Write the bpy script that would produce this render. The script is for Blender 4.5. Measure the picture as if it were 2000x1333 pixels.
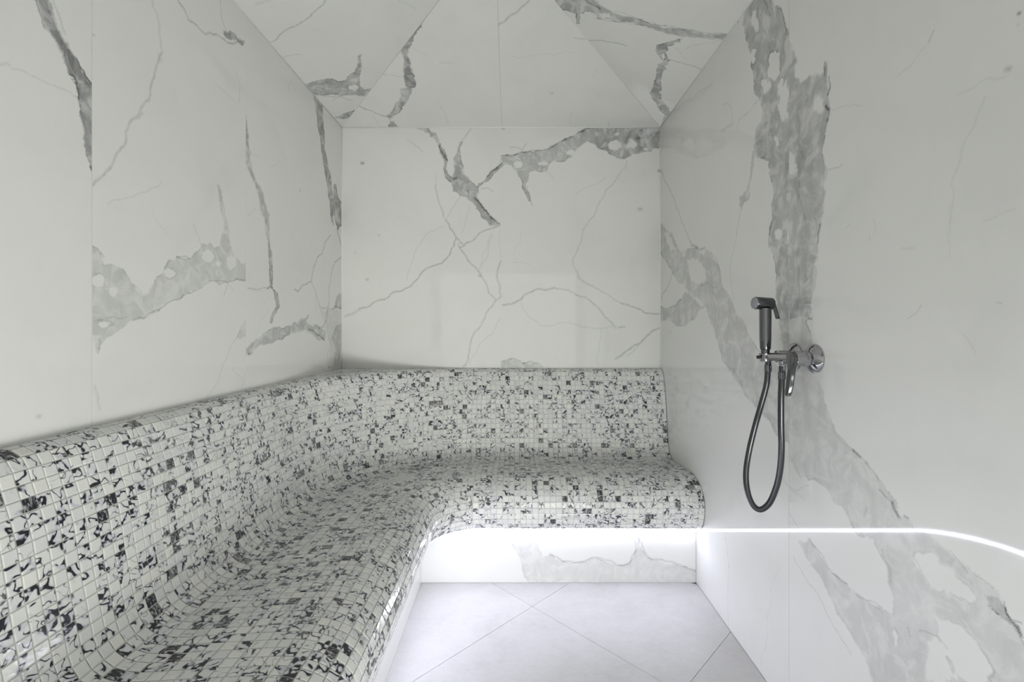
import bpy, bmesh, math, random
import numpy as np
from mathutils import Vector, Matrix

for o in list(bpy.data.objects):
    bpy.data.objects.remove(o, do_unlink=True)
scene = bpy.context.scene
COL = scene.collection
random.seed(7)

# ------------------------------------------------------------------ camera, world, light
F, VX, VY, H = 900.0, 1005.0, 641.0, 1.14          # focal length and vanishing point in pixels of 2000x1333, eye height
cam = bpy.data.cameras.new('camera'); cam_o = bpy.data.objects.new('camera', cam); COL.objects.link(cam_o)
cam.sensor_width = 36.0; cam.lens = 36.0 * F / 2000.0; cam.clip_start = 0.02
cam.shift_x = -(VX - 1000.0) / 2000.0; cam.shift_y = -(666.5 - VY) / 2000.0
cam_o.location = (0, 0, H); cam_o.rotation_euler = (math.pi / 2, 0, 0)
scene.camera = cam_o
world = bpy.data.worlds.new('world'); scene.world = world; world.use_nodes = True
world.node_tree.nodes['Background'].inputs[0].default_value = (0.98, 1.0, 0.95, 1)   # added even ambient fill, entering by the invented open front
world.node_tree.nodes['Background'].inputs[1].default_value = 1.0
LED_STRENGTH = 33.0
LED_COLOR = (0.80, 0.82, 1.0)
fill = bpy.data.lights.new('fill_light', 'AREA'); fill.shape = 'RECTANGLE'; fill.size = 1.2; fill.size_y = 0.52     # added low fill behind the camera, not a lamp of the room
fill.energy = 13.5; fill.color = (0.985, 1.0, 0.945)
fill_o = bpy.data.objects.new('fill_light', fill); COL.objects.link(fill_o); fill_o.location = (0.55, -1.0, 0.30); fill_o.rotation_euler = (math.radians(103), 0, math.radians(19)); fill.spread = math.radians(100)
vs = scene.view_settings
vs.view_transform = 'Standard'; vs.look = 'None'; vs.gamma = 1.0; vs.use_curve_mapping = False
vs.exposure = 0.15

# ------------------------------------------------------------------ room dimensions (metres)
XL, XR, YB, YF, ZC = -0.962, 0.812, 2.565, -0.45, 2.257
PITCH_T = 0.385                                      # slope of the hipped ceiling
XM = (XL + XR) / 2; HALF = (XR - XL) / 2

# ------------------------------------------------------------------ helpers
def link(o, parent=None):
    COL.objects.link(o)
    if parent: o.parent = parent
    return o
def obj(name, me, mat=None, parent=None):
    if mat and not me.materials: me.materials.append(mat)
    return link(bpy.data.objects.new(name, me), parent)
def bm_obj(name, bm, mat, parent=None, smooth=False):
    bmesh.ops.recalc_face_normals(bm, faces=bm.faces[:])
    me = bpy.data.meshes.new(name); bm.to_mesh(me); bm.free()
    if smooth is True:
        for p in me.polygons: p.use_smooth = True
    o = obj(name, me, mat, parent)
    if smooth == 'auto':
        for p in me.polygons: p.use_smooth = True
        me.set_sharp_from_angle(angle=math.radians(35))
    return o
def empty(name, loc=(0, 0, 0)):
    o = bpy.data.objects.new(name, None); o.location = loc; o.empty_display_size = 0.1
    return link(o)
def tag(o, label=None, cat=None, kind=None, group=None):
    if label: o['label'] = label
    if cat: o['category'] = cat
    if kind: o['kind'] = kind
    if group: o['group'] = group
    return o
def add_box(bm, lo, hi):
    vsx = [bm.verts.new((x, y, z)) for x in (lo[0], hi[0]) for y in (lo[1], hi[1]) for z in (lo[2], hi[2])]
    for f in ((0, 1, 3, 2), (4, 6, 7, 5), (0, 4, 5, 1), (2, 3, 7, 6), (0, 2, 6, 4), (1, 5, 7, 3)):
        bm.faces.new([vsx[i] for i in f])
def add_lathe(bm, prof, origin, axis, segs=32, cap=True):
    """prof: list of (radius, height along axis)"""
    a = Vector(axis).normalized(); o = Vector(origin)
    t = Vector((0, 0, 1)) if abs(a.z) < 0.9 else Vector((1, 0, 0))
    u = a.cross(t).normalized(); v = a.cross(u)
    rings = []
    for r, h in prof:
        rings.append([bm.verts.new(o + a * h + (u * math.cos(2 * math.pi * k / segs) + v * math.sin(2 * math.pi * k / segs)) * r) for k in range(segs)])
    for r0, r1 in zip(rings[:-1], rings[1:]):
        for k in range(segs):
            bm.faces.new([r0[k], r0[(k + 1) % segs], r1[(k + 1) % segs], r1[k]])
    if cap:
        bm.faces.new(rings[0][::-1]); bm.faces.new(rings[-1])
def catmull(pts, n):
    P = [np.array(p, float) for p in pts]
    P = [2 * P[0] - P[1]] + P + [2 * P[-1] - P[-2]]
    out = []
    for i in range(1, len(P) - 2):
        for k in range(n):
            t = k / n
            out.append(0.5 * (2 * P[i] + (P[i + 1] - P[i - 1]) * t + (2 * P[i - 1] - 5 * P[i] + 4 * P[i + 1] - P[i + 2]) * t * t
                              + (-P[i - 1] + 3 * P[i] - 3 * P[i + 1] + P[i + 2]) * t ** 3))
    out.append(P[-2]); return out
def add_tube(bm, pts, r, segs=16, cap=True):
    pts = [Vector(p) for p in pts]
    rings = []; prev = None
    for i, p in enumerate(pts):
        d = (pts[min(i + 1, len(pts) - 1)] - pts[max(i - 1, 0)]).normalized()
        if prev is None:
            u = d.cross(Vector((0, 1, 0)) if abs(d.y) < 0.9 else Vector((1, 0, 0))).normalized()
        else:
            u = (prev - d * prev.dot(d)).normalized()
        prev = u; v = d.cross(u)
        rr = r[i] if isinstance(r, (list, tuple)) else r
        rings.append([bm.verts.new(p + (u * math.cos(2 * math.pi * k / segs) + v * math.sin(2 * math.pi * k / segs)) * rr) for k in range(segs)])
    for r0, r1 in zip(rings[:-1], rings[1:]):
        for k in range(segs):
            bm.faces.new([r0[k], r0[(k + 1) % segs], r1[(k + 1) % segs], r1[k]])
    if cap:
        bm.faces.new(rings[0][::-1]); bm.faces.new(rings[-1])

# ------------------------------------------------------------------ materials
class NT:
    def __init__(s, name):
        s.m = bpy.data.materials.new(name); s.m.use_nodes = True; s.t = s.m.node_tree
        s.bsdf = s.t.nodes['Principled BSDF']
    def n(s, typ, **kw):
        nd = s.t.nodes.new(typ)
        for k, v in kw.items():
            if k == 'inp':
                for kk, vv in v.items(): s.put(nd.inputs[kk], vv)
            else: setattr(nd, k, v)
        return nd
    def put(s, sock, v):
        if hasattr(v, 'is_linked') or hasattr(v, 'links'): s.t.links.new(v, sock)
        else: sock.default_value = v
    def math(s, op, a, b=None, c=None, clamp=False):
        nd = s.t.nodes.new('ShaderNodeMath'); nd.operation = op; nd.use_clamp = clamp
        s.put(nd.inputs[0], a)
        if b is not None: s.put(nd.inputs[1], b)
        if c is not None: s.put(nd.inputs[2], c)
        return nd.outputs[0]
    def rng(s, v, a, b, c=0.0, d=1.0, smooth=True):
        nd = s.t.nodes.new('ShaderNodeMapRange'); nd.interpolation_type = 'SMOOTHSTEP' if smooth else 'LINEAR'
        for i, x in enumerate((v, a, b, c, d)): s.put(nd.inputs[i], x)
        return nd.outputs[0]
    def noise(s, vec, scale, detail=2.0, rough=0.5, dist=0.0):
        nd = s.n('ShaderNodeTexNoise', inp={'Scale': scale, 'Detail': detail, 'Roughness': rough, 'Distortion': dist})
        if vec is not None: s.t.links.new(vec, nd.inputs['Vector'])
        return nd.outputs['Fac']
    def mix(s, fac, a, b):
        nd = s.t.nodes.new('ShaderNodeMix'); nd.data_type = 'RGBA'
        s.put(nd.inputs[0], fac); s.put(nd.inputs[6], a); s.put(nd.inputs[7], b)
        return nd.outputs[2]
    def ramp(s, fac, stops):
        nd = s.t.nodes.new('ShaderNodeValToRGB'); e = nd.color_ramp.elements
        e[0].position, e[0].color = stops[0]; e[1].position, e[1].color = stops[-1]
        for p, c in stops[1:-1]:
            x = e.new(p); x.color = c
        s.t.links.new(fac, nd.inputs[0]); return nd.outputs[0]
    def scaled(s, vec, sc):
        nd = s.t.nodes.new('ShaderNodeMapping'); nd.inputs['Scale'].default_value = sc
        s.t.links.new(vec, nd.inputs['Vector']); return nd.outputs[0]

def simple(name, col, rough=0.5, metal=0.0):
    m = NT(name); m.bsdf.inputs['Base Color'].default_value = (*col, 1); m.bsdf.inputs['Roughness'].default_value = rough
    m.bsdf.inputs['Metallic'].default_value = metal; return m

SDF_R = 0.08
def marble():
    m = NT('polished_marble_porcelain')
    at = m.n('ShaderNodeAttribute', attribute_name='vein'); sep = m.n('ShaderNodeSeparateColor')
    m.t.links.new(at.outputs['Color'], sep.inputs[0])
    R, G, B = sep.outputs
    pos = m.n('ShaderNodeNewGeometry').outputs['Position']
    n1 = m.noise(pos, 45, 5, 0.6); n2 = m.noise(pos, 190, 4, 0.6)
    d = m.math('MULTIPLY', m.math('SUBTRACT', R, 0.5), SDF_R)
    d = m.math('ADD', d, m.math('MULTIPLY', m.math('SUBTRACT', n1, 0.5), 0.026))
    d = m.math('ADD', d, m.math('MULTIPLY', m.math('SUBTRACT', n2, 0.5), 0.006))
    soft = m.rng(m.noise(pos, 5.5, 2, 0.5), 0.45, 0.65, 0.0025, 0.011)
    mask = m.rng(d, -0.002, soft)
    grain = m.noise(m.scaled(pos, (16, 16, 4.5)), 1.0, 6, 0.62, 0.6)
    body = m.math('MULTIPLY', m.math('MULTIPLY', mask, B), m.math('MULTIPLY', m.rng(grain, 0.28, 0.72, 0.58, 1.18, False), m.rng(m.noise(pos, 17, 5, 0.62, 1.0), 0.33, 0.58, 0.38, 1.05)))
    # dark ragged rim on parts of the outline
    ed = m.rng(m.math('ABSOLUTE', m.math('SUBTRACT', d, 0.001)), 0.0, 0.0045, 1.0, 0.0)
    patch = m.rng(m.noise(pos, 14, 3, 0.6), 0.44, 0.62)
    edge = m.math('MULTIPLY', m.math('MULTIPLY', ed, patch), m.math('ADD', m.math('MULTIPLY', B, 0.50), 0.10))
    # fine dark specks inside the veins
    sp = m.rng(m.noise(m.scaled(pos, (130, 130, 75)), 1.0, 2, 0.5), 0.70, 0.80)
    speck = m.math('MULTIPLY', m.math('MULTIPLY', sp, mask), m.math('MULTIPLY', B, 0.45))
    line = m.math('MULTIPLY', G, m.rng(m.noise(pos, 60, 4, 0.7), 0.30, 0.66, 0.40, 1.15, False))
    dark = m.math('ADD', m.math('ADD', body, edge), m.math('ADD', line, speck), clamp=True)
    # faint clouds of the white ground
    cl = m.rng(m.noise(pos, 3.2, 5, 0.6, 0.5), 0.45, 0.75, 0.0, 0.05)
    dark = m.math('ADD', dark, cl, clamp=True)
    c = m.ramp(dark, [(0.0, (0.82, 0.82, 0.80, 1)), (0.5, (0.50, 0.505, 0.50, 1)), (1.0, (0.165, 0.165, 0.165, 1))])
    m.t.links.new(c, m.bsdf.inputs['Base Color'])
    m.bsdf.inputs['Roughness'].default_value = 0.045
    m.bsdf.inputs['IOR'].default_value = 1.5
    return m.m
M_MARBLE = marble()
M_SEAM = simple('white_joint_sealant', (0.90, 0.90, 0.88), 0.5).m
M_BACK = simple('cement_backing', (0.80, 0.80, 0.78), 0.8).m
M_GROUT = simple('pale_grout', (0.60, 0.60, 0.565), 0.6).m
M_CHROME = simple('chrome', (0.42, 0.42, 0.44), 0.07, 1.0).m
M_CHROME_DARKREF = simple('chrome_dark_reflection', (0.15, 0.15, 0.16), 0.10, 1.0).m  # chrome with the reflection of dark surroundings put into its base colour
M_HOSE = simple('graphite_hose', (0.085, 0.085, 0.092), 0.22, 0.85).m
M_BLACK = simple('black_rubber', (0.02, 0.02, 0.02), 0.5).m
M_ALU = simple('aluminium', (0.7, 0.7, 0.72), 0.35, 1.0).m

def mosaic(name, per_object):
    m = NT(name)
    uv = m.n('ShaderNodeUVMap', uv_map='UVMap').outputs[0]
    if per_object: rnd = m.n('ShaderNodeObjectInfo').outputs['Random']
    else: rnd = m.n('ShaderNodeAttribute', attribute_name='tile_random').outputs['Fac']
    wn = m.n('ShaderNodeTexWhiteNoise', noise_dimensions='1D'); m.t.links.new(m.math('MULTIPLY', rnd, 913.7), wn.inputs['W'])
    s = m.n('ShaderNodeSeparateColor'); m.t.links.new(wn.outputs['Color'], s.inputs[0])
    r1, r2, r3 = s.outputs
    off = m.n('ShaderNodeVectorMath', operation='MULTIPLY_ADD'); off.inputs[1].default_value = (57, 91, 33)
    m.t.links.new(wn.outputs['Color'], off.inputs[0]); m.t.links.new(uv, off.inputs[2])
    p = off.outputs[0]
    n = m.noise(p, 0.80, 1.0, 0.4, 0.55)
    w = m.rng(r1, 0.18, 1.0, -0.012, 0.062, False)
    dist = m.math('ABSOLUTE', m.math('SUBTRACT', n, 0.52))
    st = m.rng(m.math('SUBTRACT', dist, w), -0.006, 0.020, 1.0, 0.0)
    gate = m.rng(m.noise(p, 1.5, 1.0), 0.36, 0.46)
    st = m.math('MULTIPLY', st, gate)
    heavy = m.math('GREATER_THAN', r2, 0.968)
    hs = m.rng(m.noise(m.scaled(p, (3.2, 1.2, 1)), 1.3, 3.0, 0.6, 0.8), 0.34, 0.52, 0.30, 1.0)
    st = m.math('MAXIMUM', st, m.math('MULTIPLY', heavy, hs))
    wash = m.math('MULTIPLY', m.rng(m.math('SUBTRACT', dist, w), 0.0, 0.09, 1.0, 0.0), m.rng(r1, 0.2, 0.8, 0.0, 0.75, False))
    base = m.mix(r3, (0.80, 0.80, 0.765, 1), (0.72, 0.735, 0.73, 1))
    c = m.mix(wash, base, (0.52, 0.52, 0.61, 1))
    c = m.mix(st, c, (0.018, 0.018, 0.026, 1))
    m.t.links.new(c, m.bsdf.inputs['Base Color'])
    m.bsdf.inputs['Roughness'].default_value = 0.10
    bmp = m.n('ShaderNodeBump', inp={'Strength': 0.12, 'Distance': 0.002})
    m.t.links.new(m.noise(p, 1.7, 1.0), bmp.inputs['Height']); m.t.links.new(bmp.outputs[0], m.bsdf.inputs['Normal'])
    return m.m
M_TILE_OBJ = mosaic('marbled_glass_mosaic', True)
M_TILE = mosaic('marbled_glass_mosaic_field', False)

def stone():
    m = NT('pale_stone_floor')
    pos = m.n('ShaderNodeNewGeometry').outputs['Position']
    rnd = m.n('ShaderNodeObjectInfo').outputs['Random']
    a = m.noise(pos, 5, 8, 0.65, 0.4); b = m.noise(m.scaled(pos, (1, 2.4, 1)), 26, 6, 0.7, 1.0); g = m.noise(pos, 260, 3, 0.6)
    f = m.math('ADD', m.math('MULTIPLY', a, 0.5), m.math('ADD', m.math('MULTIPLY', b, 0.35), m.math('MULTIPLY', g, 0.25)))
    c = m.ramp(f, [(0.33, (0.53, 0.52, 0.505, 1)), (0.56, (0.64, 0.63, 0.62, 1)), (0.75, (0.71, 0.70, 0.69, 1))])
    c = m.mix(m.rng(rnd, 0, 1, 0.0, 0.12, False), c, (0.50, 0.49, 0.48, 1))
    m.t.links.new(c, m.bsdf.inputs['Base Color']); m.bsdf.inputs['Roughness'].default_value = 0.42
    bmp = m.n('ShaderNodeBump', inp={'Strength': 0.15, 'Distance': 0.002}); m.t.links.new(b, bmp.inputs['Height'])
    m.t.links.new(bmp.outputs[0], m.bsdf.inputs['Normal'])
    return m.m
M_STONE = stone()

# ------------------------------------------------------------------ marble slabs: veins traced on the real wall planes
class Plane:
    def __init__(s, p0, u, v):
        s.p0 = np.array(p0, float); s.u = np.array(u, float); s.v = np.array(v, float); s.n = np.cross(s.u, s.v)
        s.bodies = []; s.holes = []; s.lines = []
    def uv(s, px, py):                               # picture ray -> slab coordinates
        d = np.array([(px - VX) / F, 1.0, -(py - VY) / F]); o = np.array([0, 0, H])
        t = np.dot(s.p0 - o, s.n) / np.dot(d, s.n); q = o + d * t - s.p0
        return np.array([np.dot(q, s.u), np.dot(q, s.v)]), t
    def crop(s, x0, y0, sc):
        return lambda pts: [s.uv(x0 + x / sc, y0 + y / sc)[0] for x, y in pts]
_rg = np.random.RandomState(11)
def ragged(pts, amp, smin, closed=False):
    pts = [np.array(p) for p in pts]
    if closed: pts = pts + [pts[0]]
    out = [pts[0]]
    def rec(a, b, lvl):
        d = b - a; l = math.hypot(*d)
        if l < smin or lvl == 0: out.append(b); return
        m = (a + b) / 2 + np.array([-d[1], d[0]]) * max(-.009 / l, min(.009 / l, _rg.uniform(-amp, amp))); rec(a, m, lvl - 1); rec(m, b, lvl - 1)
    for a, b in zip(pts[:-1], pts[1:]): rec(a, b, 4)
    if closed: out = out[:-1]
    return np.array(out)
class Tracer:
    def __init__(s, plane, x0, y0, sc): s.p, s.x0, s.y0, s.sc = plane, x0, y0, sc
    def px(s, pts): return [(s.x0 + x / s.sc, s.y0 + y / s.sc) for x, y in pts]
    def conv(s, pts): return np.array([s.p.uv(x, y)[0] for x, y in pts])
    def body(s, tone, pts): s.p.bodies.append((tone, ragged(s.conv(s.px(pts)), .10, .03, True)))
    def hole(s, pts): s.p.holes.append(ragged(s.conv(s.px(pts)), .22, .012, True))
    def ell(s, x, y, rx, ry): s.hole([(x + rx * math.cos(a), y + ry * math.sin(a)) for a in [k * math.pi / 6 for k in range(12)]])
    def line(s, w, st, pts):
        q = s.px(pts); z = s.p.uv(*q[0])[1]
        s.p.lines.append((max(w / s.sc * z / F * 0.45, 0.0012), st, ragged(s.conv(q), .11, .014)))
    def dot(s, x, y, r, st): s.line(r * 1.6, st, [(x - r * 0.4, y), (x + r * 0.4, y)])

def seg_dist(P, a, b):
    ab = b - a; t = np.clip(((P - a) @ ab) / max(ab @ ab, 1e-12), 0, 1)
    return np.hypot(P[:, 0] - a[0] - t * ab[0], P[:, 1] - a[1] - t * ab[1])
def poly_sdf(P, poly):
    d = np.full(len(P), 9.0); ins = np.zeros(len(P), bool)
    for i in range(len(poly)):
        a, b = poly[i - 1], poly[i]
        d = np.minimum(d, seg_dist(P, a, b))
        c = (a[1] > P[:, 1]) != (b[1] > P[:, 1])
        if c.any():
            xs = (b[0] - a[0]) * (P[:, 1] - a[1]) / (b[1] - a[1] + 1e-15) + a[0]
            ins ^= c & (P[:, 0] < xs)
    return np.where(ins, d, -d)
def fields(pl, P):
    sdf = np.full(len(P), -9.0); tone = np.zeros(len(P))
    for t, poly in pl.bodies:
        s = poly_sdf(P, poly); better = s > sdf
        both = (s > 0) & (sdf > 0)
        tone = np.where(both, np.maximum(tone, t), np.where(better, t, tone)); sdf = np.maximum(sdf, s)
    for poly in pl.holes: sdf = np.minimum(sdf, -poly_sdf(P, poly))
    g = np.zeros(len(P))
    for w, st, pts in pl.lines:
        lo, hi = pts.min(0) - 3 * w, pts.max(0) + 3 * w
        ix = np.nonzero((P[:, 0] > lo[0]) & (P[:, 0] < hi[0]) & (P[:, 1] > lo[1]) & (P[:, 1] < hi[1]))[0]
        if not len(ix): continue
        Q = P[ix]; d = np.full(len(ix), 9.0)
        for a, b in zip(pts[:-1], pts[1:]): d = np.minimum(d, seg_dist(Q, a, b))
        g[ix] = np.maximum(g[ix], st * np.exp(-(d / w) ** 2))
    return sdf, g, tone
def near_feature(pl, P, r):
    d = np.full(len(P), 9.0)
    for _, poly in pl.bodies:
        for i in range(len(poly)): d = np.minimum(d, seg_dist(P, poly[i - 1], poly[i]))
    for poly in pl.holes:
        for i in range(len(poly)): d = np.minimum(d, seg_dist(P, poly[i - 1], poly[i]))
    for w, st, pts in pl.lines:
        for a, b in zip(pts[:-1], pts[1:]): d = np.minimum(d, seg_dist(P, a, b) + 0.025)
    return d < r
def slab(name, pl, poly, parent, thick=0.0014, clip=False, cell=0.045, n=11):
    """a slab whose face is finely divided only where a vein runs; poly: convex outline in (u, v)"""
    poly = np.array(poly, float)
    lo, hi = poly.min(0), poly.max(0)
    nu, nv = [max(1, int(math.ceil((hi[k] - lo[k]) / cell))) for k in (0, 1)]
    du, dv = (hi[0] - lo[0]) / nu, (hi[1] - lo[1]) / nv
    cu, cv = np.meshgrid(lo[0] + (np.arange(nu) + .5) * du, lo[1] + (np.arange(nv) + .5) * dv, indexing='ij')
    C = np.stack([cu.ravel(), cv.ravel()], 1)
    fine = near_feature(pl, C, SDF_R / 2 + cell * 0.72)
    V, Q = [], []; base = 0
    for k, f in ((1, ~fine), (n, fine)):
        if not f.any(): continue
        c = C[f]; g = np.linspace(-.5, .5, k + 1)
        gu, gv = np.meshgrid(g * du, g * dv, indexing='ij')
        pts = c[:, None, :] + np.stack([gu.ravel(), gv.ravel()], 1)[None]
        idx = np.arange((k + 1) ** 2).reshape(k + 1, k + 1)
        q = np.stack([idx[:-1, :-1], idx[1:, :-1], idx[1:, 1:], idx[:-1, 1:]], -1).reshape(-1, 4)
        qa = q[None] + (np.arange(len(c)) * (k + 1) ** 2)[:, None, None] + base
        V.append(pts.reshape(-1, 2)); Q.append(qa.reshape(-1, 4)); base += len(c) * (k + 1) ** 2
    V = np.concatenate(V); Q = np.concatenate(Q)
    me = bpy.data.meshes.new(name)
    me.from_pydata(np.column_stack([V, np.zeros(len(V))]).tolist(), [], Q.tolist())
    if clip:
        bm = bmesh.new(); bm.from_mesh(me)
        for i in range(len(poly)):
            a, b = poly[i - 1], poly[i]; e = b - a
            bmesh.ops.bisect_plane(bm, geom=bm.verts[:] + bm.edges[:] + bm.faces[:], plane_co=(a[0], a[1], 0),
                                   plane_no=(e[1], -e[0], 0), clear_outer=True, dist=1e-7)
        bm.to_mesh(me); bm.free()
    P = np.empty(len(me.vertices) * 3); me.vertices.foreach_get('co', P); P = P.reshape(-1, 3)[:, :2]
    sdf, g, tone = fields(pl, P)
    nface = len(P)
    # slab edges
    bm = bmesh.new(); bm.from_mesh(me)
    for i in range(len(poly)):
        a, b = poly[i - 1], poly[i]
        bm.faces.new([bm.verts.new((a[0], a[1], 0)), bm.verts.new((a[0], a[1], -thick)), bm.verts.new((b[0], b[1], -thick)), bm.verts.new((b[0], b[1], 0))])
    bm.to_mesh(me); bm.free()
    colr = np.zeros((len(me.vertices), 4), np.float32); colr[:, 3] = 1
    colr[:nface, 0] = np.clip(.5 + sdf / SDF_R, 0, 1); colr[:nface, 1] = g; colr[:nface, 2] = tone
    ca = me.color_attributes.new('vein', 'FLOAT_COLOR', 'POINT'); ca.data.foreach_set('color', colr.ravel())
    o = obj(name, me, M_MARBLE, parent)
    M = Matrix.Identity(4)
    for r in range(3):
        M[r][0], M[r][1], M[r][2], M[r][3] = pl.u[r], pl.v[r], pl.n[r], pl.p0[r]
    o.matrix_world = M
    return o

# ---- traced veins.  Each Tracer reads points of one enlarged part of the wall.
WL = Plane((XL, 0, 0), (0, 1, 0), (0, 0, 1))          # u = depth, v = height, normal +x
WB = Plane((0, YB, 0), (1, 0, 0), (0, 0, 1))          # normal -y
WR = Plane((XR, 0, 0), (0, -1, 0), (0, 0, 1))         # normal -x
sl = math.hypot(1, PITCH_T)
CL = Plane((XL, 0, ZC), (0, 1, 0), (-1 / sl, 0, -PITCH_T / sl))
CB = Plane((XM, YB, ZC), (1, 0, 0), (0, 1 / sl, -PITCH_T / sl))
CR = Plane((XR, 0, ZC), (0, -1, 0), (1 / sl, 0, -PITCH_T / sl))
RB = Plane((0, YB - 0.505, 0), (1, 0, 0), (0, 0, 1))
RL = Plane((XL + 0.545, 0, 0), (0, 1, 0), (0, 0, 1))
WRN = Plane((XR, 0, 0), (0, -1, 0), (0, 0, 1))        # nearer slab of the right wall

# right wall, far slab
A = Tracer(WR, 1270, 0, 4); B = Tracer(WR, 1270, 333, 4); C = Tracer(WR, 1270, 666, 4)
a4 = lambda pts, dy: [(x, y + dy) for x, y in pts]
A.body(.60, [(760, -60), (745, 60), (720, 190), (745, 290), (775, 400), (785, 520), (810, 600), (812, 720), (860, 790), (885, 860), (870, 950), (820, 1010),
             (815, 1100), (828, 1230), (920, 1255), (930, 1332)] + a4([(925, 20), (955, 100), (965, 200), (948, 260), (950, 380), (930, 500), (925, 600), (960, 650),
             (975, 760), (985, 900), (980, 990), (990, 1100), (1010, 1200), (1025, 1332), (1040, 1420), (1090, 1440)], 1332) + [(1120, 1332), (1120, 250), (1082, 250), (1055, 220), (1040, 110), (1000, 50), (960, 0), (940, -60)])
for h in ([(800, 90), (830, 80), (825, 150), (845, 235), (825, 240), (790, 165)], [(800, 380), (830, 390), (820, 480), (795, 500), (780, 430)],
          [(935, 420), (1010, 415), (1005, 590), (920, 605), (930, 500)], [(850, 610), (930, 630), (935, 690), (900, 735), (870, 690)],
          [(990, 660), (1030, 600), (1040, 670), (1065, 640), (1080, 700), (1080, 920), (1035, 945), (1010, 800), (995, 720)],
          [(975, 1075), (1000, 1080), (1010, 1140), (990, 1150)]): A.hole(h)
B.ell(1000, 500, 25, 45)
A.line(10, .7, [(1035, 120), (1060, 220), (1085, 245)]); A.line(10, .6, [(890, 0), (920, 90), (940, 120)]); A.line(14, .5, [(990, 390), (992, 410)])
B.body(.42, [(805, 0), (785, 100), (785, 200), (770, 240), (735, 240), (715, 310), (695, 280), (700, 210), (745, 150), (775, 60), (790, -60), (800, -150), (825, -150)])
B.line(10, .35, [(712, 300), (690, 400), (665, 560), (640, 660), (625, 760), (635, 900), (655, 1010)])
B.line(9, .8, [(948, 400), (930, 500), (928, 600)])
A.line(9, .3, [(570, 820), (610, 812), (635, 840), (637, 950)]); A.line(9, .35, [(860, 760), (790, 850), (740, 900), (690, 950), (670, 1030)])
A.line(24, .22, [(560, 1020), (610, 980), (650, 960)]); A.line(14, .16, [(180, 865), (330, 780), (480, 660)]); A.line(16, .8, [(680, 170), (690, 165)])
B.body(.38, [(60, 405), (120, 450), (170, 490), (200, 560), (215, 610), (250, 640), (290, 620), (330, 600), (400, 600), (480, 640), (520, 710), (550, 790), (560, 870),
             (580, 940), (640, 1020), (665, 1080), (690, 1150), (745, 1200), (760, 1270), (800, 1332), (830, 1382), (880, 1442), (960, 1500), (1100, 1520), (1100, 2150),
             (990, 2062), (950, 2012), (900, 1932), (830, 1852), (740, 1752), (690, 1662), (620, 1572), (560, 1492), (525, 1340),
             (500, 1240), (470, 1180), (440, 1080), (380, 1010), (290, 940), (220, 880), (170, 790), (120, 700), (60, 610)])
B.hole([(110, 500), (130, 480), (170, 540), (215, 620), (180, 630), (130, 570)])
B.hole([(290, 700), (330, 685), (400, 710), (435, 780), (440, 860), (390, 895), (340, 870), (305, 800)])
B.hole([(370, 615), (420, 608), (428, 640), (410, 658)]); B.hole([(250, 645), (278, 640), (268, 680)])
B.body(.44, [(60, 1060), (140, 1080), (190, 1060), (240, 1010), (280, 950), (330, 970), (430, 1060), (390, 1100), (300, 1190), (220, 1220), (180, 1200), (140, 1160), (60, 1195)])
B.line(16, .45, [(175, 800), (150, 880), (100, 960), (85, 1020)]); B.line(9, .35, [(190, 1220), (150, 1280)])
B.line(9, .5, [(82, 0), (130, 110), (160, 160), (200, 280), (240, 390), (290, 500), (312, 555)]); B.line(16, .6, [(312, 550), (325, 590), (360, 605), (425, 605)])
B.line(10, .45, [(82, 640), (120, 700), (170, 790)]); B.line(9, .4, [(85, 1065), (140, 1085), (190, 1062), (240, 1012)]); B.line(9, .4, [(490, 660), (530, 730), (552, 800)])
B.line(9, .35, [(380, 905), (450, 880), (520, 930)]); B.line(18, 1.0, [(60, 10), (84, 8)])
C.line(9, .3, [(540, 60), (590, 170), (690, 300), (760, 440), (850, 540)]); C.line(9, .3, [(890, 560), (945, 640), (1000, 740)])
C.line(10, .28, [(1040, 1080), (1080, 1140)]); C.line(7, .15, [(960, 1240), (1030, 1200), (1060, 1290)])
E = Tracer(WR, 1350, 1000, 4)
E.line(7, .30, [(262, 170), (285, 330), (285, 600), (292, 890)]); E.line(8, .18, [(620, 600), (590, 880), (545, 1200)]); E.line(8, .12, [(675, 330), (680, 430), (640, 560)])
# right wall, near slab
A = Tracer(WRN, 1270, 0, 4); B = Tracer(WRN, 1270, 333, 4); C = Tracer(WRN, 1270, 666, 4); D = Tracer(WRN, 1500, 950, 4); E = Tracer(WRN, 1350, 1000, 4)
Fz = Tracer(WRN, 1550, 400, 4.444); G3 = Tracer(WRN, 1250, 0, 2.667)
def toA(x0, y0, pts): return [((x0 + x / 4 - 1270) * 4, (y0 + y / 4) * 4) for x, y in pts]
r3 = [(1040, 330), (1085, 330), (1120, 380), (1160, 490), (1130, 510), (1140, 600), (1180, 640), (1240, 590), (1290, 570), (1330, 590), (1350, 570), (1358, 480), (1390, 490),
      (1380, 590), (1400, 680), (1395, 760), (1405, 850), (1390, 940), (1370, 1020), (1355, 1130), (1345, 1200), (1360, 1280), (1385, 1332)]
r3 += toA(1270, 333, [(1370, 120), (1365, 240), (1345, 340), (1330, 440), (1310, 570), (1310, 680), (1285, 720), (1310, 800), (1305, 860), (1270, 960), (1255, 1050), (1250, 1150), (1215, 1200), (1245, 1250), (1265, 1332)])
r3 += toA(1270, 666, [(1270, 20), (1300, 250), (1350, 400), (1390, 560), (1430, 660), (1500, 760), (1580, 850), (1650, 910), (1720, 990), (1790, 1080), (1850, 1160), (1920, 1260)])
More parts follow.
